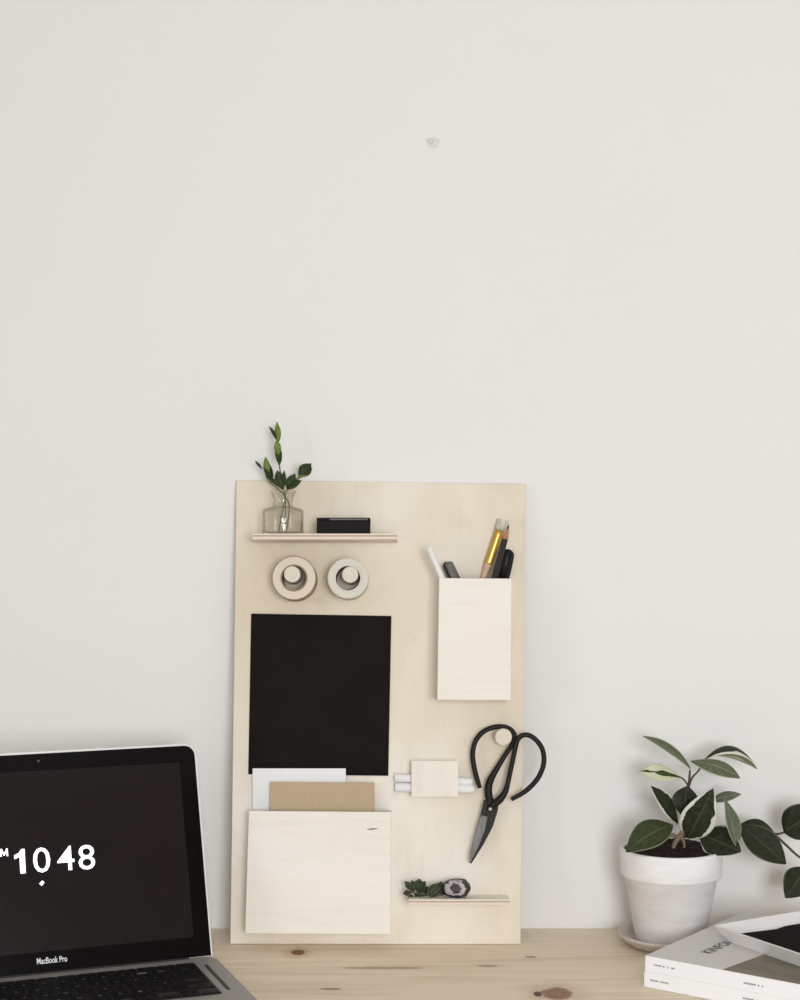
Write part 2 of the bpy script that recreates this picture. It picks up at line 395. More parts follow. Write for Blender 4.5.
# nail hole filled with plaster on the wall
pp = at_y(433, 142, 0.0); f = MB()
ring = []
for k in range(20):
    a = 2 * math.pi * k / 20; r = .0075 * (1 + .35 * noise.noise(Vector((math.cos(a) * 1.5, math.sin(a) * 1.5, 3))))
    ring.append((1.1 * r * math.cos(a), 0, .75 * r * math.sin(a)))
f.prism(ring, (0, -.0006, 0), bev=.0003)
po = f.build('wall_filler_patch', 'plaster', None, pp)
g = MB()
g.lathe([(0, .0002), (.0022, .0006), (.0030, .0012), (.0018, .0016), (0, .0010)], 14, ((-.0028, 0, .001), (0, -1, 0)))
g.build('filler_lump', 'plaster', po)
tag(po, 'small grey filler patch over an old nail hole high on the wall', 'wall patch')

# ------------------------------------------------------------------ desk
desk = thing('desk', 'pale pine desk with dark knots, standing against the white wall', 'desk', Vector((0, 0, 0)))
o = MB().box((-1.0, -.78, T - .032), (1.0, -.0005, T), bev=.002).build('worktop', 'pine', desk)
for sx in (-.92, .92):
    for y in (-.70, -.06): MB().box((sx - .03, y - .03, 0), (sx + .03, y + .03, T - .032), bev=.003).build('leg', 'pine', desk)

# ------------------------------------------------------------------ organizer board
yb = at_z(0, 944.6, T).y; zt = at_y(0, 482, -.0125).z - T
AL = math.atan2((-.0125 - yb), zt)
BO = Vector((0, yb, T))
BM = Matrix.Translation(BO) @ Matrix.Rotation(-AL, 4, 'X')      # local x right, y into the wall, z up the board
BI = BM.inverted(); BN = (BM.to_3x3() @ Vector((0, -1, 0))).normalized()
def bp(px, py, n=0.0):
    """pixel -> board-local point on the plane n metres in front of the board's face"""
    return BI @ on_plane(px, py, BO + BN * n, BN)
def bframe(p): return BM @ Matrix.Translation(p)
board = thing('organizer_board', 'pale birch plywood organizer board leaning on the wall, with shelves and pockets', 'organizer board', BM)
TH = .012
q = [bp(230.2, 944.2), bp(520.6, 944.9), bp(525.8, 483.8), bp(236.4, 480.2)]
q[0].z = max(q[0].z, .0006); q[1].z = max(q[1].z, .0004)
o = MB().prism(q, (0, TH, 0), 0, 0, bev=.0008).build('back_panel', 'board', board)
q = [bp(248.3, 774.2), bp(388.3, 775.8), bp(391.4, 616), bp(251.2, 613.6)]
tag(MB().prism([p + Vector((0, -.0002, 0)) for p in q], (0, -.0012, 0), bev=.0003).build('chalkboard_panel', 'chalkboard', board), 'matt black rectangular chalkboard panel')

def shelf(xl, xr, yt, depth, th):
    a, b_ = bp(xl, yt, depth), bp(xr, yt, depth); z1 = (a.z + b_.z) / 2
    o = MB().box((a.x, -depth, -th), (b_.x, 0, 0), 0, 0, 1, 2).build('shelf', ['pale', 'ply'], board, (0, 0, z1))
    return a.x, b_.x, z1
SD = .046
ux0, ux1, uz = shelf(252, 397.5, 533.6, SD, .0066)
lx0, lx1, lz = shelf(408.5, 509.5, 899.4, .040, .0060)

def pocket(name, c, depth, th):
    """open-topped box: front, two sides, bottom; its back is the board"""
    P = [bp(x, y, depth) for x, y in c]                        # BL BR TR TL
    x0, x1 = max(P[0].x, P[3].x), min(P[1].x, P[2].x); z0, z1 = (P[0].z + P[1].z) / 2, (P[2].z + P[3].z) / 2
    m_ = MB(); X = Vector((th, 0, 0)); bk_ = Vector((0, depth - th, 0)); Y = Vector((0, th, 0))
    m_.prism(P, Y, bev=.0006)
    m_.prism([P[0] + Y, P[0] + X + Y, P[3] + X + Y, P[3] + Y], bk_); m_.prism([P[1] - X + Y, P[1] + Y, P[2] + Y, P[2] - X + Y], bk_)
    m_.box((x0 + th, -depth + th, z0), (x1 - th, 0, z0 + th))
    m_.build(name, 'box', board)
    return x0, x1, z0, z1
PD = .030
px0, px1, pz0, pz1 = pocket('paper_pocket', [(245, 933.5), (390.3, 934.5), (391.5, 812), (248.7, 811)], PD, .004)
CD = .047
cx0, cx1, cz0, cz1 = pocket('pen_box', [(437.2, 700), (510.8, 700.3), (511.5, 578.6), (439.2, 578)], CD, .004)

kp = bp(372.3, 829, PD) + Vector((0, -.0001, 0))
MB().prism([kp + Vector((.0060 * math.cos(a), 0, .0008 * math.sin(a) + .0005 * math.cos(a))) for a in [k * math.pi / 8 for k in range(16)]], (0, -.00015, 0)).build('pin_knot', 'twig', board)
# pegs: two for the tape rolls, one for the scissors
def peg(p, r, length):
    MB().lathe([(0, length), (r - .0008, length), (r, length - .0008), (r, 0), (0, 0)], 32, ((0, 0, 0), (0, -1, 0)), smooth=False).build('peg', 'peg', board, p)
# ---- tape rolls
def roll(px, py, Ro, Ri, depth, pegpx, rp, name, label, mats, rim):
    c = bp(px, py, depth); c.y = 0
    pf = bp(*pegpx, depth + .009); ang = math.atan2(pf.x - c.x, pf.z - c.z - .001)
    off = Ri - rp - .0003
    peg(Vector((c.x + off * math.sin(ang), 0, c.z + off * math.cos(ang))), rp, depth + .009)
    root = thing(name, label, 'tape roll', bframe(c), 'tape rolls hung on pegs')
    ax = ((0, -.0006, 0), (0, -1, 0)); Rc = Ri + .0018
    MB().lathe([(Rc, 0), (Ro - .0008, 0), (Ro, .0008), (Ro, depth - .0012), (Ro - .0012, depth), (Rc, depth), (Rc, 0)], 56, ax, smooth=False, mis=[0, 1, 1, 1, 0, 0]).build('tape', mats[:2], root)
    MB().lathe([(Ri, -.0002), (Rc - .0001, -.0002), (Rc - .0001, depth + .0004), (Ri, depth + .0004), (Ri, -.0002)], 56, ax, smooth=False, mis=[0, 0, 1, 0]).build('core', mats[2:], root)
roll(294, 578, .0252, .0136, .034, (291.6, 572.2), .0092, 'tape_roll', 'tan brown-edged tape roll on a wooden peg, left under the upper shelf', ['tape_tan', 'tape_tan_rim', 'core', 'core'], 1)
roll(348, 578.3, .0233, .0140, .034, (352.6, 570.2), .0092, 'tape_roll', 'grey-green tape roll with white core, right under the upper shelf', ['tape_grey', 'tape_grey', 'core', 'core_white'], 1)

# ---- scissors
SP = lambda x, y: (380 + x * .225, 710 + y * .225)
pv = bp(*SP(490, 442), .014)
sc = thing('scissors', 'black iron scissors with wide looped handles hanging on a peg', 'scissors', bframe(pv))
def sl(pts, n): return [bp(*SP(x, y), n) - pv for x, y in pts]
rl = .0030
MB().tube(sl([(445, 347), (428, 295), (416, 240), (412, 190), (425, 138), (458, 98), (508, 76), (556, 76), (586, 92), (598, 118), (588, 152), (560, 195), (527, 248), (494, 305), (482, 345), (484, 385), (497, 420), (508, 445)], .0125),
          [rl * .8] + [rl] * 9 + [rl * .95, rl * .95, rl * 1.05, rl * 1.35, rl * 1.5, rl * 1.55, rl * 1.5, rl * 1.2], 10).build('handle', 'black_metal', sc)
MB().tube(sl([(583, 398), (650, 358), (702, 302), (727, 240), (724, 182), (700, 140), (666, 114), (636, 112), (613, 130), (602, 165), (592, 215), (580, 270), (568, 325), (556, 365), (532, 398), (505, 420), (485, 440)], .0185),
          [rl * .8] + [rl] * 9 + [rl * .95, rl * .95, rl * 1.0, rl * 1.2, rl * 1.5, rl * 1.4, rl * 1.2], 10).build('handle', 'black_metal', sc)
B1 = sl([(462, 398), (524, 412), (520, 445), (500, 510), (450, 600), (405, 682), (397, 678), (402, 630), (426, 540), (447, 465)], .0125)
B2 = sl([(482, 400), (530, 405), (522, 452), (500, 520), (458, 600), (406, 682), (428, 600), (470, 500)], .0152)
MB().prism(B2, (0, -.0020, 0), bev=.0006).build('blade', 'black_metal', sc)
b1o = MB().prism(B1, (0, -.0024, 0), bev=.0005).build('blade', 'black_metal', sc)
gf = MB().prism(sl([(449, 466), (478, 474), (466, 535), (438, 605), (402, 679), (397, 675), (403, 630), (427, 541)], .0175), (0, -.0006, 0), bev=.0002).build('ground_face', 'steel', b1o)
MB().lathe([(0, .002), (.0016, .0016), (.0024, .0006), (.0024, 0), (0, 0)], 18, (bp(*SP(490, 440), .0222) - pv, (0, -1, 0))).build('pivot_screw', 'screw', sc)
p = bp(503.5, 737, .022); p.y = 0; peg(p, .0096, .022)

# ---- chalk holder and two chalks
Z = lambda x, y, n=0: bp(x, y, n)
a, b_ = bp(411.3, 760.6, .018), bp(458.2, 797, .018)
ch = MB(); ch.box((a.x, -.0178, b_.z), (b_.x, -.0128, a.z), bev=.0005)
ch.box((a.x + .0005, -.0127, a.z - .0125), (b_.x - .0005, 0, a.z - .0006)); ch.box((a.x + .0005, -.0127, b_.z + .0002), (b_.x - .0005, 0, b_.z + .0030))
ch.build('chalk_holder', 'pale', board)
for (l, r_, rad, n, lab) in (((394.6, 777.6), (472.4, 781.6), .0048, .0062, 'thin white chalk stick behind the small plywood tile, upper of the two'), ((395, 787.4), (474.2, 789.2), .0052, .0062, 'white chalk stick behind the small plywood tile, lower of the two')):
    A, B = bp(*l, n), bp(*r_, n)
    root = MB().lathe([(0, 0), (rad - .0006, 0), (rad, .0006), (rad * .92, (B - A).length - .0006), (rad * .8, (B - A).length), (0, (B - A).length)], 24, ((0, 0, 0), B - A)).build('chalk_stick', 'chalk')
    root.matrix_basis = bframe(A); tag(root, lab, 'chalk', 'chalk sticks in the holder')

# ---- papers in the pocket
def sheet(name, label, cat, m_, xl, xr, yt, n, th, tilt=0):
    a, b_ = bp(xl, yt, n), bp(xr, yt + tilt, n); zb = pz0 + .0045
    s_ = MB().prism([(0, 0, zb - a.z), (b_.x - a.x, 0, zb - a.z), (b_.x - a.x, 0, b_.z - a.z), (0, 0, 0)], (0, th, 0), bev=.0001).build(name, m_)
    s_.matrix_basis = bframe(a); return tag(s_, label, cat)
sheet('paper_sheet', 'white card standing behind the brown envelope in the paper pocket', 'paper', 'paper', 252.6, 345.8, 768.4, .006, .0006)
ev = sheet('envelope', 'brown kraft envelope standing in the paper pocket before the white card', 'envelope', 'kraft', 270, 374.6, 781.8, .013, .0012, 1.0)

# ---- things on the upper shelf
SHT = BM @ Matrix.Translation((0, 0, uz))
vc = bp(283, 534, .026); vc = Vector((vc.x, -.026, uz + .0003))
vase = thing('glass_vase', 'small clear glass bottle vase holding a green sprig on the upper shelf', 'vase', bframe(vc))
k = .00108 * 1.02
prof = [(0, 0), (20 * k, 0), (20.8 * k, .8 * k), (21.2 * k, 2.4 * k), (21.2 * k, 24.5 * k), (20.4 * k, 26.2 * k), (14 * k, 28 * k), (10.6 * k, 29.4 * k), (9.6 * k, 31.5 * k), (9.8 * k, 35 * k), (11 * k, 40 * k), (12.8 * k, 43.5 * k), (13.6 * k, 44.6 * k), (13.2 * k, 45.4 * k),
        (11.8 * k, 45 * k), (9.9 * k, 40 * k), (8.7 * k, 35 * k), (8.4 * k, 31 * k), (10 * k, 28.6 * k), (14 * k, 26.8 * k), (19.2 * k, 25.2 * k), (20 * k, 24 * k), (20 * k, 4 * k), (18.8 * k, 2.8 * k), (0, 2.4 * k)]
MB().lathe(prof, 48).build('bottle', 'glass', vase)
sg = thing('sprig', 'green leafy sprig with upright pale tip standing in the glass bottle', 'sprig', bframe(vc + Vector((0, 0, .004))))
so = vc + Vector((0, 0, .004))
GP = lambda x, y, n=.026: bp(240 + x * .13, 415 + y * .13, n) - so
st = MB()
st.tube([Vector((.004, -.002, .0005)), GP(380, 700), GP(345, 620), GP(318, 480), GP(305, 400), GP(295, 250), GP(290, 150)], [.0007, .0008, .0009, .0009, .0008, .0007, .0005], 7)
st.tube([Vector((-.005, .003, .0005)), GP(335, 690, .022), GP(340, 620, .022), GP(280, 560, .02), GP(215, 500, .02), GP(190, 430, .02)], [.0007] * 6, 7)
st.tube([Vector((.002, .005, .0005)), GP(350, 680, .030), GP(350, 610, .030), GP(390, 540, .03), GP(450, 490, .03), GP(490, 450, .03)], [.0007] * 6, 7)
st.build('stem', 'green_stem', sg)
NB = Vector((0, -1, .1))
SL = [((290, 215), (285, 50), 44, 'sprig_new', (.3, -1, 0), .0, .3, .026), ((285, 200), (222, 85), 30, 'sprig', (.5, -.8, .3), .05, .3, .028),
      ((295, 215), (312, 110), 30, 'sprig', (-.6, -.8, 0), .0, .3, .024), ((295, 310), (282, 190), 50, 'sprig_new', (.2, -1, .1), .0, .2, .030),
      ((300, 390), (275, 215), 40, 'sprig', (.5, -1, 0), .0, .3, .027), ((303, 395), (318, 270), 34, 'sprig', (-.5, -1, 0), .02, .3, .025),
      ((215, 470), (196, 318), 46, 'sprig_new', (.1, -1, .1), .05, .25, .022), ((235, 510), (178, 400), 36, 'sprig', (.5, -.8, .2), .05, .3, .024), ((245, 525), (232, 380), 44, 'sprig', (-.4, -1, 0), .03, .25, .021),
      ((172, 415), (116, 350), 24, 'sprig', (.2, -.7, .6), -.05, .2, .02), ((318, 570), (205, 480), 40, 'sprig', (.2, -.8, .6), .1, .2, .024),
      ((330, 575), (285, 425), 80, 'sprig', (.15, -1, .2), .0, .15, .031), ((335, 570), (340, 425), 40, 'sprig', (-.4, -1, .2), .0, .2, .033),
      ((362, 578), (425, 450), 70, 'sprig', (0, -1, .3), .05, .2, .034), ((365, 575), (474, 505), 70, 'sprig', (0, -.8, .5), .1, .2, .038),
      ((420, 510), (520, 465), 36, 'sprig_new', (0, -.6, .8), .1, .2, .036), ((450, 480), (548, 372), 90, 'sprig', (0, -1, .2), .0, .15, .033), ((500, 475), (555, 405), 50, 'sprig', (-.3, -.8, .4), .0, .2, .030)]
for bs, tp, w, m_, nr, bd, fo, n in SL:
    solid(MB().leaf(GP(*bs, n), GP(*tp, n + .002), w * .15 * .00112, nr, bd, fo, peak=.5, na=10, nb=6).build('leaf', m_, sg, fix=False), .0004)
a, b_ = bp(316.8, 534.6, .036), bp(370, 518, .036)
bx = thing('black_box', 'small black box lying beside the glass bottle on the upper shelf', 'box', bframe(Vector(((a.x + b_.x) / 2, -.020, uz + .0003))))
w = (b_.x - a.x) / 2; hgt = b_.z - uz
MB().box((-w, -.016, 0), (w, .014, hgt * .80), bev=.0006).build('tray', 'black_card', bx)
MB().box((-w - .0003, -.0163, hgt * .80 + .0002), (w + .0003, .0143, hgt), bev=.0006).build('lid', 'black_card', bx)
pr = MB(); random.seed(5); x = -w * .5
while x < w * .93:
    d = random.uniform(.0006, .0016); pr.box((x, -.01652, hgt * .86), (x + d, -.0162, hgt * .94)); x += d + .0005
pr.build('fine_print', 'grey_print', bx)

# ---- things on the lower shelf
LS = lambda x, y, n=.02: bp(395 + x * .1625, 865 + y * .1625, n)
gc = LS(378, 145, .022); gz = lz
stone = MB(); bmesh.ops.create_icosphere(stone.bm, subdivisions=4, radius=1)
for v in stone.bm.verts:
    d = v.co.normalized(); r = 1 + .16 * noise.noise(d * 1.7 + Vector((2, 5, 1))) + .06 * noise.noise(d * 5)
    v.co = Vector((d.x * r * .0166, d.y * r * .0125, d.z * r * .0112))
for f_ in stone.bm.faces: f_.smooth = True
zmin = min(v.co.z for v in stone.bm.verts)
for v in stone.bm.verts: v.co.z = max(v.co.z, zmin + .0012)
so2 = stone.build('geode_stone', 'geode'); so2.matrix_basis = bframe(Vector((gc.x, -.022, lz - zmin - .0011)))
tag(so2, 'dark rough stone with white crystal ring on the lower shelf', 'stone')
sc0 = LS(150, 190, .02); sc0 = Vector((sc0.x, -.02, lz + .0004))
sp2 = thing('dried_sprig', 'dark green crinkled leaf sprig lying left of the stone on the lower shelf', 'sprig', bframe(sc0))
LP = lambda x, y, n=.02: LS(x, y, n) - sc0
MB().tube([LP(300, 185), LP(240, 180), LP(180, 178), LP(120, 170), LP(85, 160)], [.0014, .0013, .0012, .001, .0008], 7).build('stem', 'sprig_dry', sp2)
random.seed(11)
for bs, tp, w, nr, m_ in (((115, 165), (60, 100), 42, (.2, -1, .2), 'sprig_dry'), ((105, 170), (48, 178), 40, (.1, -.8, .5), 'sprig_dry'), ((120, 165), (105, 95), 48, (-.2, -1, .1), 'sprig'), ((140, 170), (150, 85), 74, (0, -1, .2), 'sprig_dry'), ((150, 170), (185, 100), 60, (-.3, -1, .2), 'sprig'),
                      ((160, 180), (205, 135), 60, (0, -.8, .6), 'sprig_dry'), ((150, 185), (120, 196), 40, (0, -.8, .6), 'sprig'), ((110, 180), (85, 215), 36, (.3, -1, .2), 'sprig_dry'),
                      ((288, 108), (188, 192), 62, (.1, -1, .3), 'sprig_dry'), ((300, 150), (200, 190), 50, (0, -.9, .4), 'sprig_dry'), ((290, 175), (195, 180), 52, (0, -.8, .6), 'sprig'), ((290, 165), (215, 150), 46, (.2, -.9, .4), 'sprig_dry'), ((295, 180), (280, 100), 60, (.3, -1, .1), 'sprig_dry'), ((305, 175), (225, 165), 50, (0, -1, .2), 'sprig_dry'), ((270, 185), (240, 130), 44, (0, -1, .3), 'sprig'), ((190, 188), (130, 180), 46, (0, -.8, .6), 'sprig_dry')):
    n = .020 + random.uniform(-.004, .006)
    solid(MB().leaf(LP(*bs, .02), LP(*tp, n), w * .1625 * .00112, nr, random.uniform(-.1, .12), .35, peak=.55, na=9, nb=6, wave=.12).build('leaf', m_, sp2, fix=False), .0006)

# ---- pens in the pen box
ZF = cz0 + .0045
def pen(top, mouth, n, name, label, cat, r):
    A, B = bp(*top, n), bp(*mouth, n); d = (B - A).normalized()
    L = (A.z - (ZF + r * abs(d.x))) / -d.z
    end = A + d * L
    root = thing(name, label, cat, bframe(end), None)
    return root, -d, L
r_, d, L = pen((428.8, 547.5), (441.5, 577), .0392, 'white_pen', 'thin white pen leaning out left from the pen box', 'pen', .0031)
MB().lathe([(0, 0), (.0012, .001), (.0035, .012), (.0035, L - .001), (.003, L), (0, L)], 20, ((0, 0, 0), d)).build('barrel', 'pen_white', r_)
MB().lathe([(.0035, L - .034), (.0036, L - .0335), (.0036, L - .0325), (.0035, L - .032)], 20, ((0, 0, 0), d)).build('ring', 'pen_white', r_)
r_, d, L = pen((446.5, 562.5), (453.2, 577), .0195, 'grey_marker', 'dark grey capped marker next to the white pen in the pen box', 'marker', .0058)
MB().lathe([(0, 0), (.0045, .0), (.0056, .002), (.0056, L - .05), (0, L - .05)], 20, ((0, 0, 0), d)).build('barrel', 'marker', r_)
MB().lathe([(0, L - .05), (.0070, L - .05), (.0070, L - .004), (.0058, L - .001), (.003, L), (0, L)], 20, ((0, 0, 0), d)).build('cap', 'marker', r_)
sd = d.cross(Vector((0, -1, 0))).normalized()
q_ = Vector((0, -.0066, 0)) - sd * .0042
MB().tube([q_ + d * (L - .032), q_ + d * (L - .012), q_ * .85 + d * (L - .0015), d * (L + .0002)], .0011, 8).build('clip', 'black_plastic', r_)
r_, d, L = pen((503.3, 519.8), (483.8, 577), .0078, 'paint_brush', 'flat paint brush with gold ferrule, bristles up, in the pen box', 'paint brush', .0055)
sd = d.cross(Vector((0, -1, 0))).normalized(); fy = Vector((0, -1, 0))
MB().tube([d * .0005, d * .02, d * (L - .075), d * (L - .06), d * (L - .054)], [.0022, .0032, .0034, .0046, .0048], 14, sub=3, flat=.75, fdir=fy).build('handle', 'peach', r_)
MB().tube([d * (L - .056), d * (L - .045), d * (L - .026), d * (L - .013)], [.0049, .0051, .0053, .0056], 16, sub=2, flat=.62, fdir=fy).build('ferrule', 'brass', r_)
MB().tube([d * (L - .0132), d * (L - .008), d * (L - .001), d * L], [.0054, .0062, .0066, .0060], 16, sub=2, flat=.45, fdir=fy).build('bristles', 'bristle', r_)
r_, d, L = pen((508.8, 524.5), (494.6, 577), .0303, 'black_pencil', 'sharpened black pencil with bare wood point beside the gold brush', 'pencil', .0038)
MB().lathe([(0, 0), (.0041, 0), (.0041, L - .0175), (0, L - .0175)], 6, ((0, 0, 0), d), smooth=False).build('barrel', 'pencil', r_)
MB().lathe([(0, L - .0175), (.0040, L - .0175), (.0014, L - .005), (0, L - .005)], 16, ((0, 0, 0), d)).build('wood_point', 'cedar', r_)
MB().lathe([(0, L - .0051), (.0014, L - .0051), (.0003, L), (0, L)], 12, ((0, 0, 0), d)).build('lead', 'black_plastic', r_)
r_, d, L = pen((508.6, 549.5), (502.6, 577), .0078, 'black_pen', 'thick black capped pen at the right end of the pen box', 'pen', .0062)
MB().lathe([(0, 0), (.003, 0), (.0058, .008), (.0058, L - .045), (0, L - .045)], 20, ((0, 0, 0), d)).build('barrel', 'black_plastic', r_)
MB().lathe([(0, L - .045), (.0064, L - .045), (.0064, L - .005), (.0052, L - .0012), (.003, L), (0, L)], 20, ((0, 0, 0), d)).build('cap', 'black_plastic', r_)
sd = d.cross(Vector((0, -1, 0))).normalized()
MB().tube([sd * .0068 + d * (L - .035), sd * .0072 + d * (L - .018), sd * .0066 + d * (L - .005), sd * .004 + d * (L - .002)], .001, 8).build('clip', 'black_plastic', r_)

# ------------------------------------------------------------------ laptop
LW, LD, LH, LZ, LA, s = .346, .242, .2295, .0175, R(17.4), 1.065
LMW = Matrix.Translation((-.3609, -.2486, T)) @ Matrix.Rotation(.3674, 4, 'Z')
lap = thing('laptop', 'open silver laptop with black screen showing a white clock', 'laptop', LMW)
def rrect(x0, x1, y0, y1, r, n=6, corners=(1, 1, 1, 1)):
    pts = []
    for (cx, cy, a0, on) in ((x1 - r, y1 - r, 0, corners[0]), (x0 + r, y1 - r, 90, corners[1]), (x0 + r, y0 + r, 180, corners[2]), (x1 - r, y0 + r, 270, corners[3])):
        if on: pts += [(cx + r * math.cos(R(a0 + 90 * k / n)), cy + r * math.sin(R(a0 + 90 * k / n))) for k in range(n + 1)]
        else: pts.append((cx + (r if a0 in (0, 270) else -r), cy + (r if a0 in (0, 90) else -r)))
    return pts
MB().prism([(x, y, .001) for x, y in rrect(-LW / 2, LW / 2, -LD, .004, .011)], (0, 0, LZ - .001), bev=.0012).build('base', 'alu', lap)
for sx in (-1, 1):
    for y in (-.02, -LD + .02): MB().lathe([(0, 0), (.006, 0), (.006, .0012), (0, .0012)], 16, ((sx * (LW / 2 - .025), y, 0), (0, 0, 1))).build('rubber_foot', 'hinge', lap)
MB().box((-LW * .42, .0002, LZ + .0002), (LW * .42, .0036, LZ + .0035), bev=.0008).build('hinge', 'hinge', lap)
KX0, KX1, KY1 = -.1365 * s, .1365 * s, -.0165 * s
kb = MB().prism([(x, y, LZ + .0001) for x, y in rrect(KX0 - .001, KX1 + .001, KY1 - .1085 * s, KY1 + .001, .002, 3)], (0, 0, .0003)).build('keyboard', 'alu_dark', lap)
MB().prism([(x, y, LZ + .0001) for x, y in rrect(KX1 + .0085, KX1 + .0125, KY1 - .098 * s, KY1 - .010, .0019, 4)], (0, 0, .0002)).build('painted_glare_strip', 'alu_dark', lap)  # dark strip painted in for the glare edge beside the keyboard, no real slot
MB().prism([(x, y, LZ + .0001) for x, y in rrect(-.0525 * s, .0525 * s, -LD + .006, KY1 - .1165 * s, .003, 4)], (0, 0, .0003), bev=.0001).build('trackpad', 'alu', lap)
def key(x0, x1, y0, y1, leg):
    k_ = MB(); g = .0009
    k_.prism([(x, y, LZ + .0004) for x, y in rrect(x0 + g, x1 - g, y0 + g, y1 - g, .0015, 3)], (0, 0, .0012), bev=.0003)
    if leg: k_.text(leg, ((x0 + x1) / 2, (y0 + y1) / 2, LZ + .0017), (1, 0, 0), (0, 1, 0), h=min(.0042, (y1 - y0) * .3) * (1 if len(leg) == 1 else .55), mi=1, bold=.01, thick=.00005)
    k_.build('key', ['key', 'legend'], kb)
pitch = (KX1 - KX0) / 14.5; fr = .0105 * s; rp = (.1075 * s - fr) / 5
y = KY1
rows = [([('esc', 1)] + [('F%d' % i, 1) for i in range(1, 13)] + [('', 1)], fr),
        ([(c, 1) for c in '`1234567890-='] + [('delete', 1.5)], rp),
        ([('tab', 1.5)] + [(c, 1) for c in 'QWERTYUIOP[]\\'], rp),
        ([('caps lock', 1.75)] + [(c, 1) for c in "ASDFGHJKL;'"] + [('return', 1.75)], rp),
        ([('shift', 2.25)] + [(c, 1) for c in 'ZXCVBNM,./'] + [('shift', 2.25)], rp),
        ([('fn', 1), ('control', 1), ('option', 1), ('command', 1.25), ('', 5), ('command', 1.25), ('option', 1)], rp)]
for row, hgt in rows:
    tot = sum(w for _, w in row); u = pitch if tot < 14 else (KX1 - KX0) / tot; x = KX0
    if hgt == fr: u = (KX1 - KX0) / 14
    for leg, w in row:
        key(x, x + w * u, y - hgt, y, leg); x += w * u
    if tot < 14:
        hk = hgt / 2
        key(x, x + u, y - hgt, y - hk, ''); key(x + u, x + 2 * u, y - hgt, y - hk, ''); key(x + u, x + 2 * u, y - hk, y, ''); key(x + 2 * u, KX1, y - hgt, y - hk, '')
    y -= hgt
# lid: its own frame at the hinge line
LLM = LMW @ Matrix.Translation((0, 0, .019)) @ Matrix.Rotation(-LA, 4, 'X'); LLI = LLM.inverted()
LOC = LMW.inverted() @ LLM
def lidpart(m_, name, mats, parent=None):
    o = m_.build(name, mats, parent or lap)
    if parent is None: o.matrix_basis = LOC
    return o
lidpart(MB().prism([(x, 0, z) for x, z in rrect(-LW / 2 + .002, LW / 2 - .002, 0, LH + .002, .0125, 8, (1, 1, 0, 0))], (0, .0062, 0), bev=.0010), 'lid_shell', 'alu_lid')
bz = lidpart(MB().prism([(x, -.0001, z) for x, z in rrect(-LW / 2 + .0040, LW / 2 - .0040, .0005, LH - .0002, .0112, 8, (1, 1, 0, 0))], (0, -.0007, 0), bev=.0003), 'screen_bezel', 'glass_black')
def lp(px, py, off=-.0012):
    n = (LLM.to_3x3() @ Vector((0, -1, 0))).normalized(); return LLI @ on_plane(px, py, LLM @ Vector((0, off, 0)), n)
xd1 = lp(186.5, 850).x
dp = lidpart(MB().prism([(-xd1, -.0009, .0215), (xd1, -.0009, .0215), (xd1, -.0009, LH - .0185), (-xd1, -.0009, LH - .0185)], (0, -.0002, 0)), 'display', 'display')
dp['label'] = 'dark lit display'
def lit(body, x0, x1, y0, y1, name, parent, m_, bold):
    a, b_ = lp(x0, (y0 + y1) / 2), lp(x1, (y0 + y1) / 2); c, d = lp((x0 + x1) / 2, y1), lp((x0 + x1) / 2, y0)
    mid = (a + b_) / 2
    return MB().text(body, (mid.x, -.0013, (c.z + d.z) / 2), (1, 0, 0), (0, 0, 1), h=(d.z - c.z), w=(b_.x - a.x), bold=bold, thick=.0001).build(name, m_, parent)
one = [lp(*q, -.0013) for q in ((20.4, 873.6), (25.8, 873.2), (24.6, 848.8), (21.2, 849.0), (18.6, 853.0), (14.0, 855.4), (14.4, 859.4), (19.4, 857.0))]
MB().prism(one, (0, -.0001, 0)).build('clock_digit', 'digits', dp)
for ch_, x0, x1, y0, y1 in (('0', 33, 50.3, 847.4, 872.6), ('4', 57, 74.2, 846, 870.5), ('8', 78.2, 94.8, 844.8, 869.6)):
    lit(ch_, x0, x1, y0, y1, 'clock_digit', dp, 'digits', .002)
am = MB()
def bar(p0, p1, w):
    a, b_ = lp(*p0, -.0013), lp(*p1, -.0013); d = (b_ - a).normalized(); n_ = Vector((d.z, 0, -d.x)) * w / 2; e_ = d * w * .3
    am.prism([a - n_ - e_, b_ - n_ + e_, b_ + n_ + e_, a + n_ - e_], (0, -.0001, 0))
for p0, p1 in (((1.0, 856.3), (1.2, 849.4)), ((1.2, 849.4), (4.1, 855.0)), ((4.1, 855.0), (6.9, 848.9)), ((6.9, 848.9), (7.5, 855.8)), ((-9.5, 857), (-6, 850)), ((-6, 850), (-2.4, 856.6)), ((-8, 854.9), (-4, 854.6))): bar(p0, p1, .0015)
am.build('clock_text', 'digits', dp)
c = lp(41.8, 883.2); e = .0022
MB().prism([(c.x - e * .2, -.0012, c.z - e * 1.3), (c.x + e * 1.3, -.0012, c.z + e * .2), (c.x + e * .3, -.0012, c.z + e * 1.3), (c.x - e * 1.2, -.0012, c.z - e * .1)], (0, -.0001, 0)).build('cursor', 'digits', dp)
lit('MacBook Pro', 36.8, 67.2, 956.8, 963, 'printed_name', bz, 'print_white', .012)
c = lp(38.5, 761)
MB().lathe([(0, .0004), (.0014, .0004), (.0016, 0), (0, 0)], 18, ((c.x, -.0008, c.z), (0, -1, 0))).build('webcam', 'lens', bz)

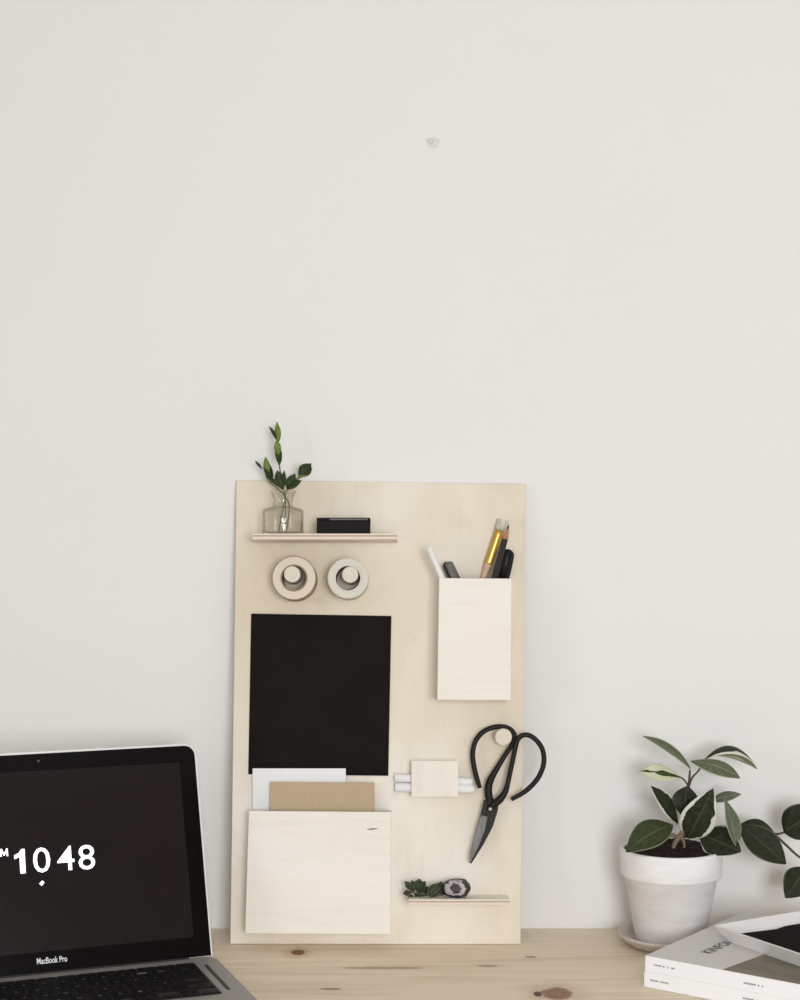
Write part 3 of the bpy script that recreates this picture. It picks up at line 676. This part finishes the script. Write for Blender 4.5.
# ------------------------------------------------------------------ potted plant
PYc = -.072
pc = Vector((at_y(670, 940, PYc).x, PYc, T))
def zy(py, y): return at_y(671, py, y).z - T
SAU = .0028
sau = MB()
rs = .0575
sau.lathe([(0, 0), (.0440, 0), (.0460, .001), (.0535, .0070), (rs, .0118), (rs, .0134), (rs - .0035, .0134), (.0505, .0085), (.0425, .0045), (.038, .0035), (0, .0035)], 64)
so_ = sau.build('plant_saucer', 'saucer', None, pc + Vector((-.0020, .001, .0003))); tag(so_, 'beige clay saucer under the white flower pot', 'saucer')
zr = zy(858.6, PYc - .0575); zb1 = zy(886.5, PYc - .0555); z0 = .0042
rr = 54 * .00109
plant = thing('potted_plant', 'white flower pot with a dark green cream-edged leafy plant on the saucer', 'potted plant', pc + Vector((0, 0, z0)))
zr -= z0; zb1 -= z0; rb = 35.6 * .00110
MB().lathe([(0, 0), (rb - .001, 0), (rb, .001), (rr * .895, zb1 - .0005), (rr * .965, zb1 + .0015), (rr * .975, zb1 + .003), (rr - .0005, zr - .0015), (rr - .0018, zr), (rr - .0045, zr), (rr - .006, zr - .002), (rr * .88, zr - .02), (rr * .6, zr - .05), (0, zr - .05)], 72).build('pot', 'pot', plant)
sb = MB(); sb.lathe([(0, zr + .006)] + [((rr * .905) * k / 12, zr + .006 - .0085 * (k / 12) ** 3) for k in range(1, 13)] + [(rr * .88, zr - .018), (0, zr - .018)], 60)
for v in sb.bm.verts:
    if v.co.z > zr - .012: v.co.z += .0022 * noise.noise(v.co * 130) + .001 * noise.noise(v.co * 300)
sb.build('soil', 'soil', plant)
po_ = Vector(plant.location)
def pp_(px, py, dy=0.0): return at_y(px, py, PYc + dy) - po_
# stems (pixel, offset from the pot's axis)
MB().tube([pp_(683, 857, -.012), pp_(683, 838, -.008), pp_(684, 815, -.004), pp_(688, 795, -.002), pp_(689, 783, 0), pp_(690, 770, 0)], [.0026, .0024, .002, .0017, .0015, .001], 9).build('stem', 'stem', plant)
MB().tube([pp_(673, 851, -.026), pp_(675, 843, -.024), pp_(680, 836, -.018), pp_(686, 826, -.008)], [.0020, .0027, .0031, .0022], 9).build('stem', 'twig', plant)
MB().tube([pp_(667, 838, -.022), pp_(672, 835, -.022), pp_(678, 837, -.019)], [.0012, .0022, .0026], 8).build('stem', 'twig', plant)
MB().tube([pp_(684, 850, -.024), pp_(684, 842, -.022), pp_(680, 836, -.019)], [.0010, .0014, .0022], 8).build('stem', 'twig', plant)
MB().tube([pp_(689, 786, 0), pp_(692, 778, -.002), pp_(699, 770, -.004), pp_(703, 762, -.004)], [.0013, .0012, .001, .0008], 8).build('stem', 'stem_red', plant)
MB().tube([pp_(689, 787, 0), pp_(685, 781, -.002), pp_(681, 777, -.004)], [.0011, .001, .0008], 8).build('stem', 'stem_red', plant)
MB().tube([pp_(685, 836, -.006), pp_(708, 838, .004), pp_(735, 836, .004), pp_(757, 832, .010), pp_(772, 833.5, .012), pp_(786, 845, .006), pp_(801, 858, .004), pp_(822, 866, .0)], [.002, .002, .0019, .0018, .0017, .0015, .0013, .001], 9).build('vine', 'stem', plant)
MB().tube([pp_(770, 833.5, .012), pp_(778, 834, .010), pp_(786, 831.5, .008)], [.0016, .0014, .001], 8).build('vine', 'stem', plant)
MB().tube([pp_(803, 859, .004), pp_(808, 864, .0), pp_(806, 868, -.002)], [.0012, .001, .0008], 8).build('vine', 'stem', plant)
PX = .00108
# base px, dy, tip px, dy, width px, normal, bend, fold, material, underside, peak, extra
LV = [((691, 769), .000, (643, 736), -.010, 15, (.35, -.55, .75), .07, .25, 'leaf_mid', 'leaf_under', .5, 0),
      ((682, 778), -.004, (639.5, 771), -.014, 22, (.1, -.65, .75), .05, .10, 'leaf_pale', 'leaf_under_pale', .5, .05),
      ((701, 763), .000, (757.5, 768.5), .010, 36, (.12, .25, 1), .34, -.55, 'leaf_var', 'leaf_under_pale', .55, 0),
      ((690, 761), -.006, (740, 778), -.040, 24, (.28, -.70, .7), .09, -.10, 'leaf_mid', 'leaf_under', .55, 0),
      ((678, 824), -.006, (651, 786), -.012, 23, (.65, -.9, .45), .02, .35, 'leaf_var', 'leaf_under', .5, 0),
      ((683, 819), -.009, (687, 786), -.012, 27, (-.1, -1, .3), .02, .1, 'leaf_dark', 'leaf_under', .6, .05),
      ((688, 838), -.014, (713, 788.5), -.030, 37, (.05, -1, .25), .04, .10, 'leaf_var', 'leaf_under', .38, .02),
      ((673, 825), -.014, (626, 852), -.040, 33, (-.15, -.85, .7), .14, .10, 'leaf_green', 'leaf_under', .5, 0),
      ((700, 834), -.010, (741, 851.5), -.040, 38, (.1, -.95, .45), .02, .10, 'leaf_thin', 'leaf_under', .48, .02),
      ((725, 799), -.018, (737, 847), -.034, 21, (.6, -.8, .2), .02, .25, 'leaf_under', 'leaf_under', .55, 0),
      ((712, 801), .012, (741, 794), .014, 12, (.1, -.75, .7), .08, .1, 'leaf_under', 'leaf_under', .45, 0),
      ((740, 826), -.004, (786, 864), -.022, 33, (.15, -.95, .38), .05, .10, 'leaf_dark', 'leaf_under', .48, 0),
      ((775, 834), .008, (738, 826), .012, 19, (.0, -.45, .9), .16, .15, 'leaf_dark', 'leaf_under', .5, 0),
      ((784, 832), .006, (824, 806), -.012, 38, (-.15, -1, .3), .03, .10, 'leaf_dark', 'leaf_under', .38, .03),
      ((806, 868), -.002, (785.5, 898), -.014, 32, (.2, -1, .3), .02, .12, 'leaf_dark', 'leaf_under', .45, .02)]
for bs, db, tp, dt, w, nr, bd, fo, m1, m2, pk, wv in LV:
    solid(MB().leaf(pp_(*bs, db), pp_(*tp, dt), w * PX, nr, bd, fo, peak=pk, wave=wv, na=18, nb=10, sharp=.85).build('leaf', [m1, m2], plant, fix=False), .0009, -1, 1)

# ------------------------------------------------------------------ books
BZ = .0335
fl = at_z(645.4, 955.4, T + BZ); fr_ = at_z(800, 981.2, T + BZ); bl = at_z(744, 912.5, T + BZ)
ud = (fr_ - fl).normalized(); ud.rotate(Euler((0, 0, R(-3.6)))); vd = Vector((-ud.y, ud.x, 0)); BDEP = (bl - fl).dot(vd); BWID = .215
ang = math.atan2(ud.y, ud.x)
def book(name, label, dz, th, dx, dang, cover_photo):
    mw = Matrix.Translation((fl.x, fl.y, T + dz)) @ Matrix.Rotation(ang + dang, 4, 'Z') @ Matrix.Translation((dx, 0, 0))
    root = thing(name, label, 'book', mw, 'white paperbacks under the tray')
    W_, D_ = BWID, BDEP
    MB().box((0.0008, .001, .0006), (W_ - .0008, D_ - .001, th - .0006)).build('pages', 'pages', root)
    MB().box((0, 0, th - .0006), (W_, D_, th), bev=.0002).build('front_cover', 'cover', root)
    MB().box((0, 0, 0), (W_, D_, .0006), bev=.0002).build('back_cover', 'cover', root)
    sp_ = MB().box((0, -.0006, 0), (W_, .0004, th), bev=.0007).build('spine', 'spine', root)
    return root, th
BK = []
b1, t1 = book('book', 'white paperback lying directly on the desk, lower of the two', .0002, BZ / 2 - .0003, -.001, R(.4), False)
b2, t2 = book('book', 'white paperback on top of the other, with grey title and khaki cover photo', BZ / 2, BZ / 2, 0, 0, True)
B2I = b2.matrix_basis.inverted()
def cp(px, py, lift=0): return B2I @ at_z(px, py, T + BZ + lift)
# khaki photograph printed on the lower right of the top cover
A_, B_ = cp(727, 967.3), cp(763, 954.5)
dd = (B_ - A_).normalized(); far = A_ + dd * ((BDEP * .62 - A_.y) / dd.y)
MB().prism([(A_.x, .0006, t2 + .00005), (BWID - .0006, .0006, t2 + .00005), (BWID - .0006, far.y, t2 + .00005), (far.x, far.y, t2 + .00005)], (0, 0, .00012)).build('cover_picture', 'photo', b2)
# grey title lettering, running away from the spine
P0, P1 = cp(703, 952.5), cp(737, 939.5); tm_ = (P0 + P1) / 2
MB().text('KINFOLK', (tm_.x, tm_.y, t2), (0, 1, 0), (-1, 0, 0), h=.0125, w=P1.y - P0.y, bold=.022, thick=.00015).build('title', 'dark_print', b2)
# small spine lettering
def spine_marks(bk, th, words):
    m_ = MB(); random.seed(th * 1e5)
    for x0, x1, h_, zc in words:
        x = x0
        while x < x1:
            w = random.uniform(.0010, .0020)
            if random.random() > .14: m_.box((x, -.00085, th * zc - h_ / 2), (x + w, -.0005, th * zc + h_ / 2 * random.uniform(.6, 1.0)))
            x += w + .0007
    m_.build('spine_print', 'grey_print', bk)
spine_marks(b2, t2, [(.009, .0185, .0017, .52), (.021, .0335, .0017, .52), (.112, .134, .0019, .48)])
spine_marks(b1, t1, [(.0075, .0165, .0017, .52), (.019, .027, .0017, .52), (.112, .134, .0019, .52)])

# ------------------------------------------------------------------ tray on the books
TZ = .0165; RZ = T + BZ + TZ
tA = at_z(712.8, 925.3, RZ); tB = at_z(800, 954.5, RZ); tC = at_z(800, 912.8, RZ)
eu = (tB - tA).normalized(); ev_ = (tC - tA); ev_ = (ev_ - eu * ev_.dot(eu)).normalized()
TW = .175; TD2 = .150
mwt = Matrix.Translation((tA.x, tA.y, T + BZ + .0004)) @ Matrix.Rotation(math.atan2(eu.y, eu.x), 4, 'Z')
def rr4(ins, r, z): return [(x, y, z) for x, y in rrect(ins, TW - ins, ins, TD2 - ins, r, 5)]
tm = MB(); rings = [rr4(.0095, .006, 0), rr4(.0006, .004, TZ - .001), rr4(0, .0035, TZ - .0003), rr4(.0006, .0032, TZ), rr4(.0024, .0028, TZ), rr4(.0030, .0026, TZ - .0005), rr4(.0112, .004, .0028)]
vs = [[tm.bm.verts.new(p) for p in r_] for r_ in rings]; n = len(vs[0])
for A, B in zip(vs, vs[1:]):
    for k in range(n): tm.face([A[k], A[(k + 1) % n], B[(k + 1) % n], B[k]])
tm.face(vs[0][::-1]); tm.face(vs[-1])
tr = tm.build('tray', 'enamel'); tr.matrix_basis = mwt
tag(tr, 'white shallow rectangular tray resting on the stacked books', 'tray')
TI = mwt.inverted()
def tpx(px, py, z): return TI @ at_z(px, py, T + BZ + .0004 + z)
fb = .0030; z1 = .0062
q = [tpx(738, 932, z1), tpx(771.5, 928.2, z1), tpx(775.5, 922.8, z1), tpx(800, 920.8, z1)]
ys = [min(max(p.y, .0128), TD2 - .02) for p in q]; xs = [max(p.x, .0128) for p in q]
o1 = [(.0128, .0128), (TW - .0128, .0128), (TW - .0128, TD2 - .0128), (.0128, TD2 - .0128), (.0128, ys[2]), (xs[1] + .006, ys[1] + .002), (xs[1] + .004, ys[1] - .004), (.0128, ys[0] + .004)]
fo_ = MB().prism([(x, y, fb) for x, y in o1], (0, 0, z1 - fb), bev=.0006).build('black_cloth', 'felt'); fo_.matrix_basis = mwt
tag(fo_, 'flat black cloth with a stepped edge lying inside the white tray', 'cloth')

# ------------------------------------------------------------------ light: daylight through the window behind the viewer
wd = bpy.data.worlds.new('daylight'); S0.world = wd; wd.use_nodes = True
bg = wd.node_tree.nodes['Background']; sk = wd.node_tree.nodes.new('ShaderNodeTexSky'); sk.sky_type = 'NISHITA'; sk.sun_disc = False; sk.sun_elevation = R(35); sk.sun_rotation = R(0)
wd.node_tree.links.new(sk.outputs[0], bg.inputs[0]); bg.inputs[1].default_value = .12
def daylight(w, h, watts, loc, rot):
    la = bpy.data.lights.new('window_daylight', 'AREA'); la.shape = 'RECTANGLE'; la.size = w - .1; la.size_y = h - .1; la.energy = watts; la.color = (.948, .970, 1.0)
    lo = bpy.data.objects.new('window_daylight', la); C.objects.link(lo); lo.location = loc; lo.rotation_euler = rot
daylight(WX1 - WX0, WZ1 - WZ0, 49.5, ((WX0 + WX1) / 2, YF + .03, (WZ0 + WZ1) / 2), (math.pi / 2, 0, 0))
daylight(VY1 - VY0, VZ1 - VZ0, 11, (XL + .03, (VY0 + VY1) / 2, (VZ0 + VZ1) / 2), (math.pi / 2, 0, -math.pi / 2))

vs_ = S0.view_settings; vs_.view_transform = 'Standard'; vs_.look = 'None'; vs_.gamma = 1; vs_.use_curve_mapping = False; vs_.exposure = 0.0
S0.cycles.use_denoising = True
S0.cycles.max_bounces = 10; S0.cycles.diffuse_bounces = 6; S0.cycles.transmission_bounces = 10
